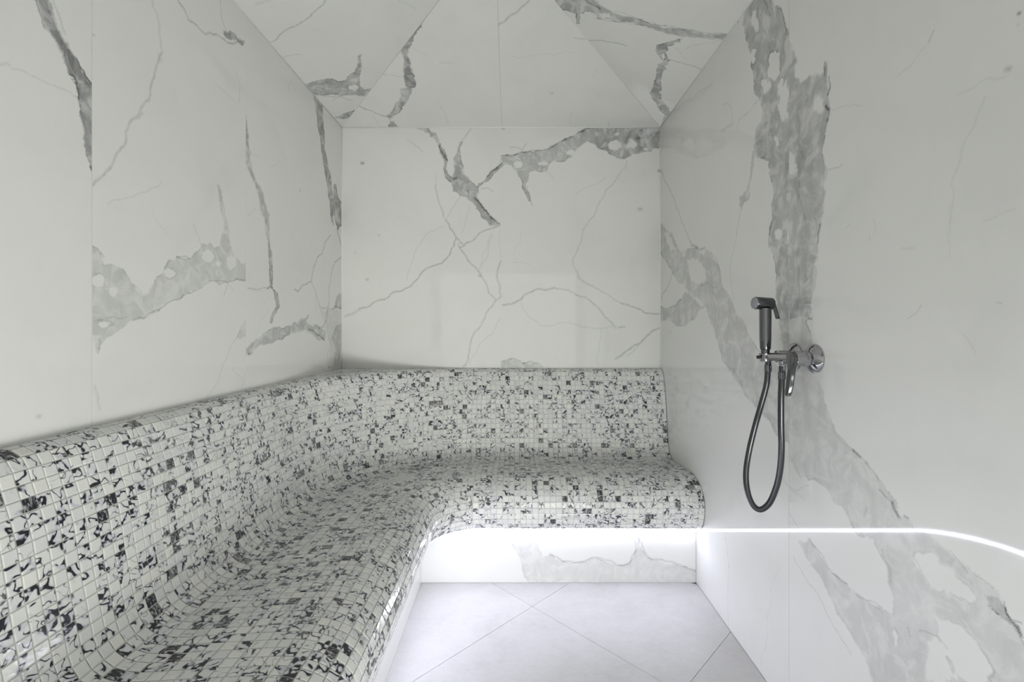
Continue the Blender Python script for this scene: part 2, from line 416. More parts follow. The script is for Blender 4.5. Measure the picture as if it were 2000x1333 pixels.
r3 += toA(1500, 950, [(1030, 240), (1100, 250), (1150, 310), (1290, 400), (1430, 510), (1540, 610), (1680, 730), (1790, 820), (1850, 930), (1900, 1020), (1960, 1120), (2010, 1220), (2300, 1600), (2300, 2100)])
r3 += toA(1350, 1000, [(1640, 1800), (1500, 1500), (1410, 1332), (1360, 1170), (1240, 950)]) + toA(1500, 950, [(550, 1000), (480, 860), (400, 700), (300, 560), (230, 420),
      (335, 420), (370, 480), (450, 580), (510, 690), (610, 760), (690, 850), (770, 890), (850, 940), (970, 990), (985, 880), (945, 760), (925, 650), (880, 540), (820, 420), (700, 390), (650, 300), (610, 220), (570, 160)])
r3 += toA(1270, 666, [(1440, 1260), (1400, 1190), (1350, 1130), (1300, 1090), (1180, 1060), (1110, 960), (1040, 900)])
A.body(.28, r3)  # lower vein kept paler, the LED wash is put into its tone
A.body(.56, [(1040, 330), (1085, 330), (1120, 380), (1160, 490), (1130, 510), (1140, 600), (1180, 640), (1240, 590), (1290, 570), (1330, 590), (1350, 570), (1358, 480), (1390, 490),
      (1380, 590), (1400, 680), (1395, 760), (1405, 850), (1390, 940), (1370, 1020), (1355, 1130), (1345, 1200), (1360, 1280), (1370, 1452), (1310, 1902), (1285, 2052), (1270, 2292), (1240, 2480), (1040, 2500)])
A.hole([(1290, 760), (1340, 770), (1360, 850), (1320, 880), (1285, 850)]); A.hole([(1085, 1170), (1110, 1200), (1135, 1280), (1140, 1340), (1110, 1372), (1085, 1362)])
D.hole([(1130, 560), (1240, 520), (1300, 540), (1350, 640), (1440, 650), (1540, 760), (1640, 880), (1600, 920), (1500, 880), (1300, 800), (1230, 720), (1180, 640)])
D.hole([(1290, 1010), (1380, 1050), (1540, 1140), (1640, 1250), (1780, 1450), (1600, 1600), (1440, 1380), (1370, 1240)])
D.hole([(1240, 1200), (1310, 1180), (1380, 1290), (1480, 1500), (1250, 1500)]); D.hole([(965, 1130), (990, 1120), (1010, 1230), (995, 1250)])
D.body(.80, [(1690, 850), (1790, 870), (1850, 930), (1900, 1030), (1980, 1130), (2010, 1240), (1900, 1090), (1800, 1010), (1730, 930)])
D.line(12, .8, [(1720, 930), (1800, 1005)]); D.line(12, .8, [(1840, 900), (1860, 990), (1930, 1090), (1990, 1180)]); D.line(14, .7, [(1920, 1050), (1980, 1070)])
D.line(30, .9, [(970, 130), (985, 180), (1020, 240)]); D.line(14, .6, [(870, 30), (940, 100)]); D.line(20, .8, [(1065, 235), (1090, 250)]); D.line(30, .25, [(770, 170), (750, 240)])
C.line(22, .7, [(1585, 855), (1640, 905)]); C.line(10, .5, [(1680, 950), (1750, 1030), (1780, 1090)]); C.line(12, .4, [(1790, 1160), (1880, 1260)])
A.line(16, .8, [(1395, 600), (1405, 690), (1385, 740)]); A.line(22, .8, [(1370, 830), (1400, 860), (1385, 940)]); A.line(8, .6, [(1370, 1010), (1355, 1130)]); A.line(14, .5, [(1365, 480), (1365, 590)])
B.line(10, .8, [(1328, 420), (1310, 570)]); B.line(10, .7, [(1310, 680), (1290, 715)]); B.line(10, .5, [(1260, 980), (1250, 1110)]); B.line(16, .9, [(1235, 1160), (1262, 1162)]); B.line(12, .7, [(1218, 1180), (1218, 1200), (1245, 1260)])
B.line(34, .22, [(1160, 600), (1160, 900), (1150, 1080)]); B.line(30, .18, [(1160, 100), (1190, 300), (1210, 400)]); A.line(30, .16, [(1180, 1180), (1230, 1332)])
D.line(10, .45, [(330, 430), (400, 510), (440, 560)]); D.line(12, .55, [(500, 680), (570, 740), (620, 765)]); D.line(10, .4, [(660, 810), (700, 860), (790, 895), (900, 960)])
D.line(8, .4, [(200, 550), (240, 630), (300, 730), (380, 830), (430, 920), (470, 1020), (560, 1170), (650, 1320)]); D.line(10, .4, [(1090, 1100), (1110, 1180)])
D.line(12, .32, [(1180, 1130), (1260, 1150), (1330, 1180), (1400, 1270)]); D.line(26, .25, [(890, 500), (940, 620), (960, 750)]); D.line(9, .35, [(1140, 560), (1200, 670), (1260, 770)])
D.line(9, .3, [(110, 80), (150, 180), (200, 270), (240, 330)]); D.line(9, .4, [(1430, 510), (1560, 680)]); D.line(9, .4, [(1620, 700), (1760, 800)])
C.line(10, .25, [(1080, 890), (1130, 960), (1180, 1080)]); C.line(9, .22, [(1080, 1140), (1160, 1170), (1240, 1130)]); C.line(10, .2, [(1090, 1150), (1200, 1240)])
A.line(9, .2, [(1420, 860), (1530, 825), (1660, 825)]); A.line(9, .4, [(1390, 1325), (1420, 1320), (1500, 1285)])
for w, st, p in ((16, .12, [(1350, 0), (1370, 130), (1330, 270), (1355, 350), (1360, 480)]), (12, .25, [(990, 990), (1050, 950), (1110, 870)]), (9, .25, [(660, 260), (655, 320)]), (12, .14, [(690, 130), (710, 250)]),
                 (30, .14, [(940, 380), (1040, 370)]), (14, .16, [(1480, 1130), (1550, 1230), (1580, 1310)]), (12, .12, [(1640, 140), (1800, 80), (1930, 40)]), (12, .3, [(1760, 845), (1800, 860)]), (12, .22, [(460, 200), (480, 170)])): Fz.line(w, st, p)
G3.dot(1975, 70, 10, .9); G3.dot(1915, 360, 18, .5); G3.dot(1970, 130, 8, .3)
for w, st, p in ((9, .38, [(1530, 160), (1505, 220)]), (9, .14, [(1490, 240), (1420, 330), (1340, 400)]), (12, .12, [(1910, 400), (1800, 410), (1650, 500)]), (14, .13, [(1795, 510), (1750, 620), (1700, 720), (1660, 860), (1620, 960), (1615, 1230)])): G3.line(w, st, p)

# back wall
G = Tracer(WB, 660, 230, 4); Hh = Tracer(WB, 820, 230, 4); Z5 = Tracer(WB, 600, 440, 2.854)
G.body(.62, [(620, 80), (700, 74), (780, 130), (800, 200), (840, 270), (855, 330), (845, 400), (890, 470), (905, 430), (900, 360), (930, 270), (955, 190), (975, 190), (955, 280), (970, 360),
             (985, 440), (1030, 480), (1080, 540), (1110, 560), (1090, 620), (1110, 660), (1160, 730), (1210, 790), (1275, 835), (1270, 850), (1190, 855), (1170, 820), (1110, 740), (1070, 680),
             (1010, 630), (960, 610), (900, 580), (890, 510), (840, 470), (825, 400), (830, 340), (810, 290), (785, 220), (760, 170), (700, 120)])
G.body(.70, [(1080, 540), (1170, 450), (1200, 415), (1290, 345), (1290, 372), (1220, 440), (1200, 480), (1130, 520), (1090, 562)])
G.line(12, .8, [(790, 220), (820, 280), (850, 330)]); G.line(14, .7, [(1070, 630), (1110, 670), (1160, 730), (1260, 830)]); G.line(10, .4, [(960, 200), (985, 160), (1040, 85)]); G.line(9, .5, [(955, 300), (975, 390)])
G.line(10, .5, [(1170, 460), (1205, 415), (1280, 355)]); G.line(10, .35, [(1120, 555), (1170, 550), (1210, 575)]); G.line(14, .6, [(905, 480), (925, 470)]); G.line(12, .6, [(1015, 570), (1020, 600)])
for w, st, p in ((9, .45, [(765, 520), (780, 620), (815, 720), (840, 800)]), (10, .55, [(840, 800), (880, 870), (925, 940), (960, 980), (990, 1000)]), (11, .6, [(925, 940), (880, 1050), (810, 1140), (710, 1170), (640, 1230), (590, 1290), (545, 1330)]),
                 (10, .55, [(1250, 850), (1130, 890), (1000, 980), (955, 1015)]), (10, .55, [(940, 985), (1000, 1080), (1060, 1160), (1120, 1240)]), (8, .2, [(760, 420), (765, 520)]),
                 (8, .25, [(960, 620), (880, 730), (850, 790)]), (8, .18, [(1030, 700), (1000, 800), (960, 900)]), (8, .2, [(830, 845), (720, 890), (620, 1010), (570, 1150), (540, 1260)]), (8, .28, [(540, 170), (660, 270)]),
                 (8, .18, [(1270, 880), (1275, 1080), (1240, 1240), (1275, 1330)]), (8, .18, [(1200, 900), (1170, 1000), (1110, 1150)])): G.line(w, st, p)
G.dot(190, 355, 14, .8); G.dot(230, 1265, 12, .5); G.dot(320, 920, 8, .4); G.dot(135, 1055, 9, .3); G.dot(1110, 1235, 14, .5)
for w, st, p in ((9, .55, [(560, 350), (500, 370), (440, 410), (350, 450), (290, 468)]), (14, .3, [(300, 465), (210, 510)]), (9, .4, [(970, 285), (1010, 380), (1050, 420), (1080, 400), (1075, 350), (1060, 260), (1080, 200)]),
                 (9, .4, [(1050, 420), (990, 520), (940, 590), (910, 660), (870, 790)]), (6, .2, [(1075, 520), (1000, 630), (920, 740), (880, 790)]), (7, .2, [(1030, 60), (1000, 180), (960, 250)])): Z5.line(w, st, p)
Hh.body(.50, [(630, 295), (720, 295), (800, 268), (880, 260), (960, 255), (1050, 205), (1130, 165), (1200, 145), (1240, 110), (1320, 78), (1400, 150), (1310, 180), (1270, 210), (1220, 260), (1190, 300), (1130, 345), (1060, 340),
              (1010, 380), (990, 420), (950, 425), (900, 410), (860, 430), (830, 520), (850, 580), (880, 690), (840, 640), (800, 550), (785, 470), (760, 420), (710, 370), (630, 375)])
Hh.body(.66, [(1240, 110), (1340, 50), (1900, 50), (1900, 225), (1830, 240), (1800, 265), (1730, 275), (1690, 285), (1600, 325), (1530, 310), (1470, 280), (1460, 260), (1390, 240), (1350, 200), (1300, 175)])
Hh.ell(765, 365, 38, 28); Hh.ell(1520, 215, 50, 38); Hh.hole([(1640, 165), (1695, 215), (1615, 232)]); Hh.ell(1770, 245, 26, 14); Hh.ell(1535, 130, 18, 9); Hh.ell(1180, 270, 30, 14); Hh.ell(960, 360, 40, 12)
Hh.line(9, .6, [(640, 298), (740, 292), (800, 268), (960, 255), (1090, 190), (1200, 145), (1240, 110), (1320, 82)]); Hh.line(9, .4, [(705, 230), (780, 240), (800, 255), (830, 205)])
Hh.line(9, .4, [(1190, 300), (1120, 345), (1060, 340)]); Hh.line(9, .25, [(840, 540), (860, 640), (880, 690)]); Hh.line(30, .35, [(1700, 160), (1790, 150), (1900, 110)])
for w, st, p in ((9, .32, [(1620, 340), (1560, 440), (1450, 570), (1390, 680), (1360, 770), (1270, 880), (1240, 1000), (1200, 1090), (1210, 1180), (1240, 1260), (1360, 1310)]), (7, .2, [(1450, 465), (1310, 540), (1210, 610)]),
                 (8, .2, [(1000, 430), (1050, 480)]), (8, .12, [(800, 880), (740, 1050)]), (8, .16, [(730, 1130), (870, 1155)])): Hh.line(w, st, p)
Hh.dot(1720, 715, 18, .4); Hh.line(22, 1.0, [(1868, 415), (1890, 415)]); Hh.dot(1725, 100, 12, .6); Hh.dot(650, 85, 12, .5)
for w, st, p in ((10, .5, [(1090, 445), (1140, 440), (1190, 415), (1230, 380), (1290, 355), (1380, 350)]), (8, .42, [(1380, 350), (1480, 375), (1560, 410), (1620, 460), (1680, 530), (1720, 575)]), (6, .22, [(1190, 430), (1230, 510), (1300, 560), (1420, 545), (1640, 575), (1770, 570)]),
                 (6, .18, [(1640, 575), (1625, 780)]), (9, .55, [(1750, 435), (1830, 460), (1890, 492), (1960, 495)]), (8, .28, [(1500, 250), (1530, 310), (1640, 370), (1750, 435)]), (11, .5, [(1960, 575), (1890, 620), (1800, 690), (1720, 745)]),
                 (7, .25, [(1890, 620), (1780, 730)]), (9, .5, [(1095, 760), (1150, 745), (1200, 770), (1280, 768), (1310, 795)]), (8, .5, [(1740, 572), (1770, 568)])): Z5.line(w, st, p)
Z5.body(.42, [(1080, 760), (1140, 745), (1190, 768), (1280, 772), (1310, 810), (1080, 810)])

# left wall (all slabs share the traced field; the cut veins stop at the joints)
WL1, WL2, WL3 = [Plane(WL.p0, WL.u, WL.v) for _ in range(3)]      # near, middle, far slab
t = Tracer(WL1, 0, 0, 2.854)
t.body(.92, [(130, -150), (180, -40), (250, 150), (340, 320), (430, 470), (440, 600), (460, 740), (475, 860), (520, 1000), (520, 470), (440, 350), (370, 220), (310, 100), (270, -40), (240, -150)])
t.line(12, .4, [(280, -40), (300, 20), (340, 120), (365, 190)]); t.line(9, .26, [(0, 360), (40, 350), (70, 385), (200, 430), (330, 490), (440, 550)]); t.line(14, .2, [(0, 365), (45, 352)])
Tracer(WL1, 0, 440, 2.854).dot(215, 1068, 14, .35); Tracer(WL1, 0, 440, 2.854).line(14, .12, [(110, 1200), (150, 1170)])
t = Tracer(WL2, 0, 0, 2.854)
for w, st, p in ((14, .25, [(840, -60), (850, 30), (880, 80), (890, 200), (905, 290)]), (30, .2, [(890, 310), (895, 335)]), (14, .38, [(905, 290), (880, 350), (850, 450), (830, 560), (760, 660), (720, 690), (700, 800), (620, 930), (560, 990), (510, 1035)]),
                 (8, .22, [(600, 1140), (770, 1080), (900, 1015)]), (13, .55, [(980, -20), (1050, 110), (1150, 190), (1240, 215), (1350, 240)]), (9, .35, [(1225, -30), (1235, 100), (1260, 170)]),
                 (8, .16, [(1200, 460), (1260, 520), (1310, 570)]), (8, .2, [(1310, 400), (1340, 480), (1330, 580)]), (22, .3, [(750, 660), (790, 630)])): t.line(w, st, p)
t.body(.85, [(1240, 180), (1290, 168), (1320, 205), (1362, 232), (1352, 258), (1300, 222), (1250, 205)]); t.dot(520, 195, 10, .35); t.dot(615, 935, 10, .4)
t = Tracer(WL2, 160, 450, 4)
t.body(.31, [(60, 110), (85, 120), (150, 180), (180, 270), (270, 280), (330, 310), (400, 430), (470, 490), (540, 450), (630, 340), (670, 240), (740, 205), (840, 220), (910, 150), (935, 100), (1000, 100), (1030, 140), (1080, 120), (1105, 0),
             (1090, -150), (1055, -350), (1075, -350), (1110, -200), (1145, -40), (1155, 80), (1210, 210), (1240, 255), (1310, 260), (1310, 385), (1210, 380), (1140, 410), (1000, 400), (930, 450), (830, 490), (760, 540), (680, 560),
             (600, 625), (480, 690), (360, 720), (290, 790), (200, 840), (150, 890), (125, 960), (95, 880), (60, 720)])
for e in ((1170, 250, 40, 52), (120, 390, 55, 50), (245, 480, 28, 32), (685, 335, 45, 34), (985, 205, 50, 42), (1070, 260, 22, 22), (185, 735, 60, 22)): t.ell(*e)
for w, st, p in ((9, .5, [(1290, 385), (1210, 380), (1140, 410), (1000, 400), (930, 450), (830, 490), (760, 540), (680, 560), (600, 625), (480, 690), (400, 705)]), (9, .3, [(85, 725), (200, 685), (350, 680)]), (10, .55, [(740, 205), (840, 222)]),
                 (12, .35, [(645, 300), (680, 240)]), (10, .35, [(1140, 410), (1110, 510)]), (9, .25, [(1140, 420), (1190, 475)]), (14, .45, [(135, 850), (125, 960)]), (12, .22, [(320, 300), (400, 430), (470, 490)]), (8, .3, [(870, -50), (910, 50), (930, 110)]),
                 (10, .4, [(1290, 690), (1240, 770), (1195, 860)]), (8, .3, [(1195, 860), (1140, 980), (1090, 1090), (1040, 1220), (970, 1310)]), (9, .22, [(1180, 1070), (1190, 1110), (1260, 1170)]), (9, .2, [(1290, 1050), (1270, 1180), (1240, 1250)]),
                 (22, .25, [(100, 1220), (125, 1332), (140, 1400)]), (16, .4, [(150, 175), (170, 210)]), (8, .16, [(545, -170), (680, 40)])): t.line(w, st, p)
t.body(.30, [(1300, 690), (1250, 770), (1215, 840), (1300, 830)])
K = Tracer(WL3, 440, 150, 4.004); L = Tracer(WL3, 440, 450, 4.004)
up = lambda pts: [(x, y + 1201) for x, y in pts]
K.body(.66, [(140, 250), (165, 300), (172, 350), (185, 500), (205, 590), (192, 640), (210, 700), (250, 820), (285, 880), (310, 980), (348, 1080), (340, 1110), (345, 1200), (352, 1290)] +
       up([(352, 100), (370, 180), (370, 320), (365, 440), (410, 490), (425, 590), (400, 650), (365, 720), (350, 730), (365, 650), (400, 600), (385, 540), (370, 460), (330, 458), (345, 420), (345, 300), (335, 150), (310, 20)]) +
       [(305, 1200), (300, 1110), (270, 1030), (255, 930), (200, 780), (165, 690), (140, 600)])
K.body(.84, [(690, 130), (740, 220), (760, 205), (765, 320), (780, 480), (780, 560), (800, 640), (820, 760), (840, 900), (850, 960), (848, 840), (865, 840), (885, 950), (930, 1010), (930, 1140), (900, 1165), (880, 1200), (860, 1130),
             (842, 1020), (848, 1170), (830, 1130), (815, 980), (800, 860), (770, 700), (760, 640), (745, 520), (720, 390), (705, 220)])
K.line(12, .5, [(762, 380), (778, 500)]); K.line(12, .7, [(918, 1160), (880, 1185), (875, 1220), (910, 1330)]); K.line(8, .2, [(345, 700), (420, 650)]); K.dot(585, 890, 14, .3); K.line(8, .22, [(170, 1080), (230, 1030)]); K.line(9, .18, [(200, 600), (280, 635)])
K.line(9, .18, [(490, 130), (520, 20)])
for w, st, p in ((11, .45, [(175, 455), (250, 465), (330, 455)]), (12, .55, [(880, 0), (895, 80), (915, 140), (915, 200), (860, 245), (830, 340), (810, 460), (805, 600), (795, 680), (770, 750), (730, 770)]),
                 (11, .6, [(825, 40), (775, 125), (755, 190), (720, 215), (690, 300), (675, 400), (570, 480), (540, 465)]), (12, .5, [(675, 400), (710, 490), (740, 600), (800, 610), (920, 605)]), (9, .35, [(710, 490), (710, 640)]),
                 (14, .6, [(650, 775), (700, 800), (770, 860)]), (16, .6, [(180, 970), (210, 960)]), (10, .35, [(825, 860), (800, 960), (805, 1060)]), (7, .14, [(520, 20), (600, 210)]), (9, .15, [(290, 540), (340, 630)]), (9, .15, [(330, 640), (240, 830)])): L.line(w, st, p)
L.body(.52, [(160, 925), (240, 850), (330, 790), (420, 760), (500, 750), (570, 720), (620, 680), (665, 655), (630, 715), (660, 730), (720, 740), (790, 780), (775, 870), (700, 830), (620, 790), (560, 800), (480, 820), (400, 860), (330, 890), (250, 920), (160, 980)])
L.body(.5, [(940, 470), (880, 500), (860, 560), (850, 610), (940, 620)]); L.body(.5, [(940, 690), (860, 760), (830, 850), (860, 900), (840, 1060), (800, 1080), (880, 1090), (895, 1000), (940, 880)])
L.body(.20, [(740, 610), (940, 610), (940, 1090), (800, 1100), (820, 880), (780, 760)]); L.line(20, .15, [(690, 1070), (800, 1095)])

# ceiling
m_ = Tracer(CL, 500, 0, 4)
for w, st, p in ((14, .5, [(560, -20), (480, 70), (425, 130), (340, 185), (260, 220), (200, 260), (120, 330)]), (9, .32, [(215, 450), (350, 425)]), (26, .16, [(0, 40), (120, 0)]), (11, .5, [(470, 742), (660, 752), (760, 738), (870, 750)]),
                 (9, .45, [(600, 785), (670, 755), (750, 785)]), (10, .4, [(680, 985), (800, 980), (960, 960)]), (12, .16, [(1110, 10), (1250, 80)]), (9, .15, [(445, 240), (500, 230)])): m_.line(w, st, p)
m_.body(.66, [(380, 660), (520, 620), (600, 615), (640, 640), (700, 620), (770, 560), (780, 520), (800, 430), (825, 420), (830, 520), (810, 600), (810, 660), (850, 700), (960, 680), (960, 750), (850, 750), (760, 740), (660, 750), (600, 740), (440, 740)])
m_.ell(760, 685, 42, 22); m_.body(.85, [(605, 918), (690, 885), (800, 850), (780, 900), (740, 905), (690, 930)])
m_ = Tracer(CB, 500, 0, 4)
m_.body(.80, [(1320, 100), (1295, 190), (1240, 280), (1220, 340), (1190, 390), (1210, 480), (1230, 560), (1245, 680), (1190, 690), (1160, 670), (1150, 520), (1125, 390), (1080, 380), (1270, 100)])
m_.body(.42, [(1190, 680), (1215, 700), (1210, 740), (1160, 830), (1110, 790), (1130, 760), (1125, 700), (1150, 680)])
m_.body(.72, [(1165, 800), (1150, 830), (1120, 880), (1070, 910), (1112, 1000), (1035, 1000), (1045, 940), (1000, 905), (1060, 880), (1105, 790)]); m_.ell(1062, 935, 12, 16)
for w, st, p in ((11, .6, [(790, 812), (910, 870), (1010, 910)]), (9, .26, [(985, 580), (1060, 585), (1140, 600)]), (8, .18, [(1220, 370), (1330, 430)]), (9, .18, [(1430, 490), (1550, 495)]), (9, .2, [(1440, 830), (1470, 880), (1500, 970)]), (8, .2, [(910, 900), (950, 970)])): m_.line(w, st, p)
CBR = Plane(CB.p0, CB.u, CB.v)                        # right half of the back triangle
n_ = Tracer(CBR, 950, 0, 4)
for w, st, p in ((14, .5, [(360, -20), (280, 50), (240, 95), (140, 170), (80, 205)]), (7, .18, [(200, 440), (310, 445), (520, 430), (700, 410)]), (12, .3, [(690, 295), (780, 302)]), (9, .16, [(870, 530), (830, 600)]), (9, .16, [(670, 870), (655, 970)]), (9, .2, [(955, 950), (960, 990)])): n_.line(w, st, p)
n_.dot(510, 728, 14, .3)
n_ = Tracer(CR, 950, 0, 4)
n_.body(.62, [(520, -40), (800, -40), (850, 0), (900, 40), (1000, 95), (1100, 130), (1250, 170), (1450, 210), (1640, 240), (1900, 270), (1860, 325), (1640, 295), (1500, 285), (1340, 240), (1200, 200), (1080, 170), (990, 170), (850, 145), (870, 130),
              (850, 110), (800, 90), (730, 110), (730, 190), (700, 185), (700, 110), (580, 80)])
n_.hole([(770, 85), (830, 100), (850, 130), (760, 125)]); n_.hole([(880, 110), (960, 105), (970, 135), (900, 140)]); n_.ell(1400, 208, 40, 8)
n_.body(.74, [(1525, 300), (1510, 330), (1460, 350), (1410, 365), (1400, 420), (1430, 470), (1400, 540), (1370, 610), (1360, 640), (1370, 700), (1350, 720), (1370, 780), (1440, 900), (1380, 1000), (1350, 1000), (1385, 910), (1330, 820), (1275, 720), (1310, 640),
              (1330, 560), (1340, 510), (1380, 480), (1320, 410), (1330, 350), (1380, 340), (1450, 320), (1510, 300)])
n_.ell(1385, 440, 14, 24)
for w, st, p in ((11, .6, [(760, -10), (830, 40), (890, 70)]), (9, .32, [(1000, 95), (1250, 170), (1640, 240), (1870, 270)]), (9, .32, [(850, 145), (990, 165), (1200, 195), (1340, 240)]), (11, .5, [(1430, 470), (1550, 500), (1690, 548)]), (8, .25, [(1480, 370), (1560, 460)]),
                 (8, .22, [(1560, 385), (1740, 340), (1800, 320)]), (10, .55, [(800, 313), (900, 315), (1000, 335), (1100, 360)]), (8, .12, [(1370, 780), (1510, 770)])): n_.line(w, st, p)
# bench riser
q_ = Tracer(RB, 650, 850, 2.667)
q_.body(.22, [(890, 500), (960, 600), (990, 700), (1025, 790), (1920, 790), (1920, 710), (1800, 680), (1700, 655), (1640, 640), (1600, 570), (1590, 500), (1555, 500), (1575, 620), (1545, 665), (1480, 680), (1400, 650), (1330, 645), (1280, 665), (1200, 660), (1130, 620), (1090, 640), (1060, 560), (1000, 500)])
for w, st, p in ((8, .25, [(890, 500), (960, 600), (1000, 740)]), (9, .42, [(1130, 620), (1200, 660), (1280, 665), (1340, 645), (1400, 645), (1480, 680), (1550, 665), (1580, 600)]), (9, .42, [(1590, 530), (1620, 600), (1660, 650), (1800, 675), (1900, 712)])): q_.line(w, st, p)

# ------------------------------------------------------------------ room shell
GAP = 0.0008
def wall_box(name, lo, hi, label):
    bm = bmesh.new(); add_box(bm, lo, hi)
    return tag(bm_obj(name, bm, M_BACK), label, None, 'structure')
T = 0.12; TH = 0.0015; ZT = ZC
wl = wall_box('wall_left', (XL - T, YF - T, -0.05), (XL - TH, YB + T, ZT), 'white marble slab wall with grey veins on the left')
wb = wall_box('wall_back', (XL - TH, YB + TH, -0.05), (XR + TH, YB + T, ZT), 'white marble slab wall with grey veins behind the bench')
wr = wall_box('wall_right', (XR + TH, YF - T, -0.05), (XR + T, YB + T, ZT), 'white marble slab wall with a broad grey vein and the shower mixer')
# left wall slabs (joints at depth 1.049 and 1.649)
for pl, y0, y1 in ((WL1, 0.449, 1.049), (WL2, 1.049, 1.649), (WL3, 1.649, YB)):
    slab('marble_slab', pl, n=14 if y0 < 1.5 else 11, parent=wl, poly=[(y0 + GAP, 0), (y1 - GAP, 0), (y1 - GAP, ZC), (y0 + GAP, ZC)])
PLAIN_L = Plane(WL.p0, WL.u, WL.v); PLAIN_L.lines = [(.006, .3, np.array([(-.3, .9), (-.05, 1.4), (.2, 1.7), (.3, 2.2)]))]
slab('marble_slab', PLAIN_L, [(YF, 0), (0.449 - GAP, 0), (0.449 - GAP, ZC), (YF, ZC)], wl)
xj = -0.0713
slab('marble_slab', WB, [(XL, 0), (xj - GAP, 0), (xj - GAP, ZC), (XL, ZC)], wb)
slab('marble_slab', WB, [(xj + GAP, 0), (XR, 0), (XR, ZC), (xj + GAP, ZC)], wb)
slab('marble_slab', WR, [(-YB, 0), (-1.363 - GAP, 0), (-1.363 - GAP, ZC), (-YB, ZC)], wr)
slab('marble_slab', WRN, [(-1.363 + GAP, 0), (-0.163 - GAP, 0), (-0.163 - GAP, ZC), (-1.363 + GAP, ZC)], wr, n=19)
PLAIN_R = Plane(WR.p0, WR.u, WR.v); PLAIN_R.lines = [(.006, .25, np.array([(-.1, .3), (.1, .8), (.3, 1.5)]))]
slab('marble_slab', PLAIN_R, [(-0.163 + GAP, 0), (-YF, 0), (-YF, ZC), (-0.163 + GAP, ZC)], wr)
# hipped ceiling
SL = HALF * sl                                        # slope length up to the ridge
YA = YB - HALF                                        # where the hips meet
ce = None
bm = bmesh.new()
rz = ZC + HALF * PITCH_T
TK = 0.0016
vv = [bm.verts.new(p) for p in ((XL - .12, YF - .12, ZC + TK - .12 * PITCH_T), (XM, YF - .12, rz + TK), (XM, YA, rz + TK), (XL - .12, YB + .12, ZC + TK - .12 * PITCH_T), (XR + .12, YB + .12, ZC + TK - .12 * PITCH_T), (XR + .12, YF - .12, ZC + TK - .12 * PITCH_T))]
bm.faces.new([vv[0], vv[1], vv[2], vv[3]]); bm.faces.new([vv[3], vv[2], vv[4]]); bm.faces.new([vv[4], vv[2], vv[1], vv[5]])
r = bmesh.ops.extrude_face_region(bm, geom=bm.faces[:])
for g in r['geom']:
    if isinstance(g, bmesh.types.BMVert): g.co.z += 0.08
ce = tag(bm_obj('ceiling', bm, M_BACK), 'hipped ceiling clad in white marble slabs with grey veins', None, 'structure')
g2 = 0.0002
slab('marble_slab', CL, [(YF, 0), (YF, -SL + g2), (YA - g2, -SL + g2), (YB - g2 * 3, 0)], ce, clip=True)
slab('marble_slab', CB, [(-HALF + g2 * 2, 0), (-g2 - (XM - xj), -SL + g2), (xj - XM - g2, -SL + g2), (xj - XM - g2, 0)], ce, clip=True)
slab('marble_slab', CBR, [(xj - XM + g2, 0), (xj - XM + g2, -SL + g2), (HALF * .002 + xj - XM + g2, -SL + g2), (HALF - g2 * 2, 0)], ce, clip=True)
slab('marble_slab', CR, [(-YB + g2 * 3, 0), (-YA + g2, -SL + g2), (-YF, -SL + g2), (-YF, 0)], ce, clip=True)
# pale sealant beads in the corners
def bead(name, a, b, r, label):
    bm = bmesh.new(); add_tube(bm, [a, b], r, 8)
    return tag(bm_obj(name, bm, M_SEAM, smooth=True), label, None, 'structure')
bead('trim_1', (XL + .0005, YF, ZC), (XL + .0005, YB, ZC), .0034, 'white sealant bead between left wall and ceiling')
bead('trim_2', (XL, YB - .0005, ZC), (XR, YB - .0005, ZC), .0034, 'white sealant bead between back wall and ceiling')
bead('trim_3', (XR - .0005, YF, ZC), (XR - .0005, YB, ZC), .0024, 'white sealant bead between right wall and ceiling')
bead('trim_4', (XL + .0005, YB - .0005, .92), (XL + .0005, YB - .0005, ZC), .0028, 'white sealant bead in the left back corner')
bead('trim_5', (XR - .0005, YB - .0005, .92), (XR - .0005, YB - .0005, ZC), .0028, 'white sealant bead in the right back corner')
# unseen front wall; invented opening admits the fill light, grey header absorbs upper bounce
bm = bmesh.new(); add_box(bm, (XL - .02, YF - .1, -0.05), (XL + .06, YF, ZC + .4)); add_box(bm, (XR - .06, YF - .1, -0.05), (XR + .02, YF, ZC + .4)); add_box(bm, (XL + .06, YF - .1, 1.8), (XR - .06, YF, ZC + .4))
tag(bm_obj('wall_front', bm, simple('absorbing_grey', (.42, .42, .41), .7).m), 'unseen grey front wall around an opening added for the fill light', None, 'structure')
# floor: square stone tiles laid at 45 degrees
bm = bmesh.new(); add_box(bm, (XL - .1, YF - .9, -0.06), (XR + .1, YB + .1, -0.004))
fl = tag(bm_obj('floor', bm, simple('floor_joint', (.46, .455, .45), .8).m), 'pale stone floor tiles laid diagonally', None, 'structure')
def clip_poly(poly, x0, x1, y0, y1):
    for ax, lim, sg in ((0, x0, 1), (0, x1, -1), (1, y0, 1), (1, y1, -1)):
        out = []
        for i in range(len(poly)):
            p, q = poly[i - 1], poly[i]; ip, iq = sg * (p[ax] - lim) >= 0, sg * (q[ax] - lim) >= 0
            if ip != iq:
                k = (lim - p[ax]) / (q[ax] - p[ax]); out.append((p[0] + (q[0] - p[0]) * k, p[1] + (q[1] - p[1]) * k))
            if iq: out.append(q)
        poly = out
        if len(poly) < 3: return []
    return poly
P0A, P0B, PS = -1.812, 1.957, 0.895                   # x-y and x+y of one joint crossing, step
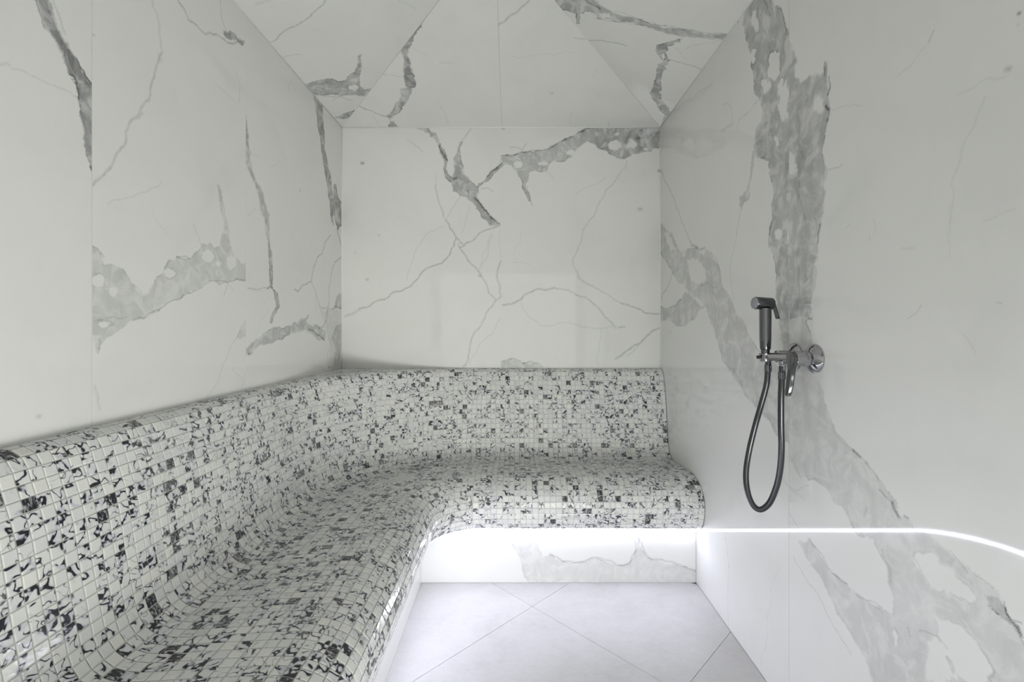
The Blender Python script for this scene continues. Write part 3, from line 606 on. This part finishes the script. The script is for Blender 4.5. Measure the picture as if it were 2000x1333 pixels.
for i in range(-5, 6):
    for j in range(-6, 6):
        a0, a1, b0, b1 = P0A + i * PS + .0011, P0A + (i + 1) * PS - .0011, P0B + j * PS + .0011, P0B + (j + 1) * PS - .0011
        pl = clip_poly([((a + b) / 2, (b - a) / 2) for a, b in ((a0, b0), (a1, b0), (a1, b1), (a0, b1))], XL + .5, XR - .0015, YF, YB - .49)
        if len(pl) < 3: continue
        ar = abs(sum(pl[k - 1][0] * pl[k][1] - pl[k][0] * pl[k - 1][1] for k in range(len(pl)))) / 2
        if ar < .002: continue
        bm = bmesh.new(); top = [bm.verts.new((x, y, 0)) for x, y in pl]; bot = [bm.verts.new((x, y, -.004)) for x, y in pl]
        bm.faces.new(top)
        for k in range(len(pl)): bm.faces.new([top[k - 1], top[k], bot[k], bot[k - 1]])
        bm_obj('floor_tile', bm, M_STONE, fl)

# ------------------------------------------------------------------ L-shaped mosaic bench
CX, CY = -0.152, 1.776                                # centre of the corner arcs
PROF = [(0, .915), (.022, .914), (.042, .905), (.056, .886), (.066, .855), (.093, .764), (.109, .662), (.128, .56), (.138, .517), (.155, .487), (.185, .468), (.23, .463), (.288, .467),
        (.409, .475), (.465, .476), (.505, .470), (.55, .452), (.583, .425), (.600, .388), (.603, .36), (.599, .337), (.588, .300), (.572, .275), (.552, .262), (.528, .257)]
pr = np.array(catmull([(a, b) for a, b in PROF], 10))
ln = np.concatenate([[0], np.cumsum(np.hypot(*(pr[1:] - pr[:-1]).T))])
TP = 0.0256
NROW = int(round(ln[-1] / TP)); ROWP = ln[-1] / NROW
def prof(q):
    return np.interp(q, ln, pr[:, 0]), np.interp(q, ln, pr[:, 1])
def widen(s):
    k = min(max((s - .2) / .25, 0), 1); return .04 * k * k * (3 - 2 * k)
L1 = CY - YF; L3 = XR - CX
def surf(sec, t, q):
    """sec 0: along the left wall (t = depth), 1: corner (t = angle), 2: along the back wall (t = x)"""
    s, z = prof(q)
    if sec == 0: return np.array((XL + s + widen(s), t, z))
    if sec == 2: return np.array((t, YB - s, z))
    r0, r1 = CX - XL - s - widen(s), YB - s - CY
    k = t / (math.pi / 2); r = r0 + (r1 - r0) * k
    return np.array((CX - r * math.cos(t), CY + r * math.sin(t), z))
def nrm(sec, t, q):
    e = 1e-3
    a = surf(sec, t, min(q + e, ln[-1])) - surf(sec, t, max(q - e, 0)); b = surf(sec, t + e, q) - surf(sec, t - e, q)
    n = np.cross(a, b); return n / np.linalg.norm(n)
bench = empty('mosaic_bench', (XL + .3, 1.0, 0))
tag(bench, 'L-shaped built-in bench covered in white and black marbled mosaic', 'bench')
BI = Matrix.Translation((-(XL + .3), -1.0, 0))
# body: swept section, a little below the tile faces
bm = bmesh.new()
stations = [(0, y) for y in np.linspace(YF + .002, CY, 10)[:-1]] + [(1, a) for a in np.linspace(0, math.pi / 2, 25)[:-1]] + [(2, x) for x in np.linspace(CX, XR - .002, 8)]
qs = np.linspace(0, ln[-1], 120); SINK = .0013
rows = []
for sec, t in stations:
    row = [Vector(surf(sec, t, q) - nrm(sec, t, q) * SINK * (0 if q == 0 else 1)) for q in qs]
    s_in = .506
    e = np.array(surf(sec, t, ln[-1]))
    # back to the riser under the nose
    if sec == 0: row.append(Vector((XL + s_in + .04, t, .257)))
    elif sec == 2: row.append(Vector((t, YB - s_in, .257)))
    else:
        k = t / (math.pi / 2); rr = (CX - XL - s_in - .04) * (1 - k) + (YB - s_in - CY) * k
        row.append(Vector((CX - rr * math.cos(t), CY + rr * math.sin(t), .257)))
    rows.append([bm.verts.new(p) for p in row])
for r0, r1 in zip(rows[:-1], rows[1:]):
    for k in range(len(r0) - 1): bm.faces.new([r0[k], r1[k], r1[k + 1], r0[k + 1]])
# level ledge that fills the square corner behind the arc
c0 = bm.verts.new((XL + .001, YB - .001, .915 - SINK))
arc = [r[0] for r in rows[9:34]]
for a, b in zip(arc[:-1], arc[1:]): bm.faces.new([a, b, c0])
body = bm_obj('bench_body', bm, M_GROUT, bench, True); body.matrix_parent_inverse = BI
# mosaic tiles
GR = 0.0012; HT = 0.0006; BV = 0.0013
def tile_geo(P4, N4):
    """P4, N4: four corners and normals (already inset for the joint)"""
    c = sum(P4) / 4; out = []
    for p, n in zip(P4, N4): out.append(p - n * SINK)
    for p, n in zip(P4, N4): out.append(p + n * (HT - .0006))
    for p, n in zip(P4, N4):
        d = c - p; out.append(p + d / np.linalg.norm(d) * BV * 1.41 + n * HT)
    return out
TF = [(8, 9, 10, 11)] + [(4 + k, 4 + (k + 1) % 4, 8 + (k + 1) % 4, 8 + k) for k in range(4)] + [(k, (k + 1) % 4, 4 + (k + 1) % 4, 4 + k) for k in range(4)]
cand = []; tiles = []
def col_edges(sec, j):
    qm = (j + .5) * ROWP
    if sec == 0:
        n = int(round(L1 / TP)); return np.linspace(YF, CY, n + 1), 1.0
    if sec == 2:
        n = int(round(L3 / TP)); return np.linspace(CX, XR - .001, n + 1), 1.0
    s, _ = prof(qm); r = (CX - XL - s - widen(s) + YB - s - CY) / 2
    n = max(4, int(round(r * math.pi / 2 / TP))); return np.linspace(0, math.pi / 2, n + 1), r
for sec in (0, 1, 2):
    for j in range(NROW):
        ed, rad = col_edges(sec, j); q0, q1 = j * ROWP + GR, (j + 1) * ROWP - GR
        for i in range(len(ed) - 1):
            t0, t1 = ed[i] + GR / rad, ed[i + 1] - GR / rad
            tiles.append((sec, i, j, t0, t1, q0, q1))
def project(p): return VX + F * p[0] / p[1], VY - F * (p[2] - H) / p[1]
scored = []
for k, (sec, i, j, t0, t1, q0, q1) in enumerate(tiles):
    if sec != 0: continue
    c = surf(sec, (t0 + t1) / 2, (q0 + q1) / 2)
    if c[1] < .3: continue
    n = nrm(sec, (t0 + t1) / 2, (q0 + q1) / 2); v = np.array((0, 0, H)) - c
    if np.dot(n, v) <= 0: continue
    x, y = project(c)
    if not (4 < x < 1996 and 4 < y < 1329): continue
    cs = [project(surf(sec, t, q)) for t, q in ((t0, q0), (t1, q0), (t1, q1), (t0, q1))]
    ar = abs(sum(cs[a - 1][0] * cs[a][1] - cs[a][0] * cs[a - 1][1] for a in range(4))) / 2
    scored.append((ar, k))
scored.sort(reverse=True); single = {k for _, k in scored[:300]}
V, Fc, RN = [], [], []; row_mesh = {}
rng = random.Random(3)
UVQ = [(0, 0), (1, 0), (1, 1), (0, 1)]
def corner(sec, t0, t1, q0, q1):
    prm = ((t0, q0), (t1, q0), (t1, q1), (t0, q1))
    return [surf(sec, t, q) for t, q in prm], [nrm(sec, t, q) for t, q in prm]
def set_uv(me, nt):
    uvl = me.uv_layers.new(name='UVMap'); li = np.empty(len(me.loops), np.int32); me.loops.foreach_get('vertex_index', li)
    uv = np.array(UVQ, np.float32)[li % 4]; uvl.data.foreach_set('uv', uv.ravel())
step0 = None
for k, (sec, i, j, t0, t1, q0, q1) in enumerate(tiles):
    if k in single:
        if j not in row_mesh:
            P4, N4 = corner(sec, t0, t1, q0, q1); ctr = sum(P4) / 4
            P4 = [p - ctr for p in P4]
            me = bpy.data.meshes.new('mosaic_tile'); me.from_pydata([tuple(p) for p in tile_geo(P4, N4)], [], TF); set_uv(me, 1); me.materials.append(M_TILE_OBJ)
            row_mesh[j] = (me, ctr, t0)
        me, ctr, tr = row_mesh[j]
        o = obj('mosaic_tile', me, None, bench); o.matrix_parent_inverse = BI
        o.location = (ctr[0], ctr[1] + t0 - tr, ctr[2])
    else:
        P4, N4 = corner(sec, t0, t1, q0, q1); b = len(V)
        V.extend(tile_geo(P4, N4)); Fc.extend([tuple(b + x for x in f) for f in TF]); RN.extend([rng.random()] * 12)
# tiles on the corner ledge
gx = np.arange(XL + .002, CX, TP)
for x in gx:
    for y in np.arange(YB - .002 - TP, CY, -TP):
        cs = [(x + GR, y + GR), (x + TP - GR, y + GR), (x + TP - GR, y + TP - GR), (x + GR, y + TP - GR)]
        ok = True
        for a, b_ in cs:
            th = math.atan2(b_ - CY, CX - a); k_ = th / (math.pi / 2); rr = (CX - XL) * (1 - k_) + (YB - CY) * k_
            if math.hypot(a - CX, b_ - CY) < rr: ok = False
        if ok:
            b = len(V); up_ = np.array((0, 0, 1.0))
            V.extend(tile_geo([np.array((a, c_, .915)) for a, c_ in cs], [up_] * 4)); Fc.extend([tuple(b + x_ for x_ in f) for f in TF]); RN.extend([rng.random()] * 12)
me = bpy.data.meshes.new('mosaic_field'); me.from_pydata([tuple(p) for p in V], [], Fc); set_uv(me, 0)
at = me.attributes.new('tile_random', 'FLOAT', 'POINT'); at.data.foreach_set('value', np.array(RN, np.float32))
mf = obj('mosaic_field', me, M_TILE, bench); mf.matrix_parent_inverse = BI; mf['kind'] = 'stuff'
# marble risers under the nose
ro = slab('riser_panel', RB, [(XL + .545, .001), (XR - .001, .001), (XR - .001, .257), (XL + .545, .257)], None, .012)
ro.parent = bench; ro.matrix_parent_inverse = BI
ro = slab('riser_panel', RL, [(YF + .002, .001), (YB - .505, .001), (YB - .505, .257), (YF + .002, .257)], None, .012)
ro.parent = bench; ro.matrix_parent_inverse = BI

# ------------------------------------------------------------------ LED strip under the nose
def path_pts(s, ds=.04):
    pts = [(XL + s + ds, y) for y in np.linspace(YF + .01, CY, 30)[:-1]]
    for a in np.linspace(0, math.pi / 2, 25)[:-1]:
        k = a / (math.pi / 2); rr = (CX - XL - s - ds) * (1 - k) + (YB - s - CY) * k
        pts.append((CX - rr * math.cos(a), CY + rr * math.sin(a)))
    return pts + [(x, YB - s) for x in np.linspace(CX, XR - .004, 14)]
led = empty('led_strip', (XL + .56, 1.0, .25)); tag(led, 'cool white LED strip in a channel under the bench nose', 'light strip')
LI = Matrix.Translation((-(XL + .56), -1.0, -.25))
def ribbon(name, s0, s1, z0, z1, mat):
    bm = bmesh.new(); A_, B_ = path_pts(s0), path_pts(s1)
    rr = [[bm.verts.new((*a, z0)), bm.verts.new((*b, z0)), bm.verts.new((*b, z1)), bm.verts.new((*a, z1))] for a, b in zip(A_, B_)]
    for p, q in zip(rr[:-1], rr[1:]):
        for k in range(4): bm.faces.new([p[k], p[(k + 1) % 4], q[(k + 1) % 4], q[k]])
    bm.faces.new(rr[0]); bm.faces.new(rr[-1][::-1])
    o = bm_obj(name, bm, mat, led); o.matrix_parent_inverse = LI; return o
ribbon('channel', .517, .529, .2505, .2565, M_ALU); ribbon('riser_shield', .5175, .5215, .2385, .2505, M_ALU)  # back plate added to keep LED light off the riser
me_ = NT('led_diffuser'); me_.bsdf.inputs['Base Color'].default_value = (.9, .9, .9, 1)
me_.bsdf.inputs['Emission Color'].default_value = (*LED_COLOR, 1); me_.bsdf.inputs['Emission Strength'].default_value = LED_STRENGTH
ribbon('diffuser', .5215, .5265, .2385, .2505, me_.m)

# ------------------------------------------------------------------ wall-mounted shower mixer
ZM, Y0 = 1.057, 1.245
mix = empty('shower_mixer', (XR, Y0, ZM)); tag(mix, 'chrome shower mixer with hanging lever on the right marble wall', 'shower mixer')
MI = Matrix.Translation((-XR, -Y0, -ZM))
def part(name, bm, mat, parent, inv, smooth='auto'):
    o = bm_obj(name, bm, mat, parent, smooth); o.matrix_parent_inverse = inv; return o
NX = (-1, 0, 0)
for yy in (Y0, 1.335):
    bm = bmesh.new(); add_lathe(bm, [(.039, .0005), (.039, .004), (.0375, .006), (.034, .0095), (.027, .014), (.020, .017), (.0185, .0185)], (XR, yy, ZM), NX, 48); part('escutcheon', bm, M_CHROME, mix, MI)
bm = bmesh.new(); add_lathe(bm, [(.0205, .017), (.022, .019), (.022, .032), (.0205, .034)], (XR, Y0, ZM), NX, 8); part('union_nut', bm, M_CHROME, mix, MI)
bm = bmesh.new(); add_lathe(bm, [(.018, .017), (.018, .052)], (XR, 1.335, ZM), NX, 24); part('inlet_pipe', bm, M_CHROME, mix, MI)
bm = bmesh.new(); add_lathe(bm, [(.018, .030), (.0205, .033), (.0205, .056), (.019, .0575)], (XR, Y0, ZM), NX, 40); part('valve_body', bm, M_CHROME, mix, MI)
# lever: round cap with a long paddle hanging down
bm = bmesh.new()
outl = []
for k in range(13):
    a = math.pi * k / 12; outl.append((.0195 * math.cos(a), .0195 * math.sin(a)))
outl += [(-.0150, -.015), (-.0105, -.032), (-.0095, -.07), (-.0088, -.090), (-.006, -.099), (0, -.102), (.006, -.099), (.0088, -.090), (.0095, -.07), (.0105, -.032), (.0150, -.015)]
def lev(n0, y, z): return (XR - n0 - .014 * max(0, -z) / .11 * (max(0, -z) / .11), Y0 + y, ZM + z)
v0 = [bm.verts.new(lev(.0575, y, z)) for y, z in outl]; v1 = [bm.verts.new(lev(.0665, y, z)) for y, z in outl]; v2 = [bm.verts.new(lev(.0685, y * .86, z * .97)) for y, z in outl]
bm.faces.new(v0[::-1]); bm.faces.new(v2)
for k in range(len(outl)):
    bm.faces.new([v0[k - 1], v0[k], v1[k], v1[k - 1]]); bm.faces.new([v1[k - 1], v1[k], v2[k], v2[k - 1]])
part('lever', bm, M_CHROME_DARKREF, mix, MI)
bm = bmesh.new(); add_tube(bm, [(XR - .042, Y0 + .006, ZM), (XR - .048, 1.285, ZM), (XR - .054, 1.335, ZM - .001), (XR - .060, 1.372, ZM - .003)], [.0135, .0135, .0125, .0115], 24); part('arm', bm, M_CHROME, mix, MI)
bm = bmesh.new(); add_lathe(bm, [(.0105, 0), (.0105, .008), (.0085, .010), (.0085, .026)], (XR - .053, 1.305, ZM - .011), (0, 0, -1), 24); part('hose_outlet', bm, M_CHROME, mix, MI)
HX, HY = XR - .062, 1.378
bm = bmesh.new(); add_lathe(bm, [(.0125, -.016), (.0150, -.014), (.0175, .006), (.0180, .009)], (HX, HY, ZM - .002), (0, 0, 1), 32); cup = part('handset_holder', bm, M_CHROME, mix, MI)
bm = bmesh.new(); add_lathe(bm, [(.004, .012), (.004, .020), (.0052, .0205), (.0052, .026)], (HX, HY, ZM - .004), (-1, -.15, 0), 16); bm_obj('holder_screw', bm, M_BLACK, cup, 'auto')

# ------------------------------------------------------------------ hand shower with hose, standing in the holder
hs = empty('hand_shower', (HX, HY, ZM + .01)); tag(hs, 'chrome trigger hand shower with dark looped hose in the wall holder', 'hand shower')
HI = Matrix.Translation((-HX, -HY, -(ZM + .01)))
ZT_ = 1.213
bm = bmesh.new(); add_lathe(bm, [(.0118, 0), (.0122, .018), (.0145, .020), (.0148, .022), (.0160, .05), (.0165, .11), (.0165, .142)], (HX, HY, ZM), (0.0, 0, 1), 40); part('handle', bm, M_CHROME_DARKREF, hs, HI)
ax = Vector((-.99, -.12, .05)).normalized(); hc = Vector((HX + .004, HY + .004, ZT_))
bm = bmesh.new(); add_lathe(bm, [(.0170, -.019), (.0188, -.016), (.0188, .034), (.0178, .0365)], hc, ax, 40); head = part('spray_head', bm, M_CHROME_DARKREF, hs, HI)
bm = bmesh.new(); add_lathe(bm, [(.0172, .0365), (.0172, .0380), (.0160, .0388)], hc, ax, 40)
o = bm_obj('spray_face', bm, simple('grey_spray_face', (.30, .30, .33), .4).m, head, 'auto')
bm = bmesh.new()
side = ax.cross(Vector((0, 0, 1))).normalized(); bk = hc - ax * .018
tp = [(-.002, .017), (.003, .016), (.009, .0), (.018, -.026), (.023, -.044)]
for sgn in (1,):
    A0 = [[bm.verts.new(bk - ax * (b - th) + Vector((0, 0, z)) + side * w) for w, th in ((-.0075, 0), (.0075, 0), (.0075, .005), (-.0075, .005))] for b, z in tp]
    for p, q in zip(A0[:-1], A0[1:]):
        for k in range(4): bm.faces.new([p[k], p[(k + 1) % 4], q[(k + 1) % 4], q[k]])
    bm.faces.new(A0[0]); bm.faces.new(A0[-1][::-1])
bmesh.ops.bevel(bm, geom=bm.edges[:], offset=.001, segments=1, affect='EDGES')
part('trigger', bm, M_CHROME_DARKREF, hs, HI)
hp = [(1500.5, 706, 1.378), (1500, 720, 1.378), (1497, 752, 1.38), (1487, 790, 1.388), (1475, 832, 1.40), (1463, 882, 1.405), (1457, 925, 1.40), (1460, 960, 1.39), (1470, 986, 1.375), (1485, 996, 1.36), (1503, 983, 1.343),
      (1517, 950, 1.328), (1524, 915, 1.318), (1526.5, 875, 1.311), (1525.5, 830, 1.307), (1525.5, 780, 1.305), (1527, 735, 1.305), (1527.5, 716, 1.305)]
pts3 = [((px - VX) / F * y, y, H - (py - VY) / F * y) for px, py, y in hp]
bm = bmesh.new(); add_tube(bm, catmull(pts3, 8), .0083, 20); hose = part('hose', bm, M_HOSE, hs, HI, True)
for p, d in ((pts3[1], (0, 0, 1)), (pts3[-2], (0, 0, 1))):
    bm = bmesh.new(); add_lathe(bm, [(.0088, -.010), (.0100, -.009), (.0100, .010), (.0092, .012)], p, d, 24); o = bm_obj('hose_ferrule', bm, M_CHROME_DARKREF, hose, 'auto')
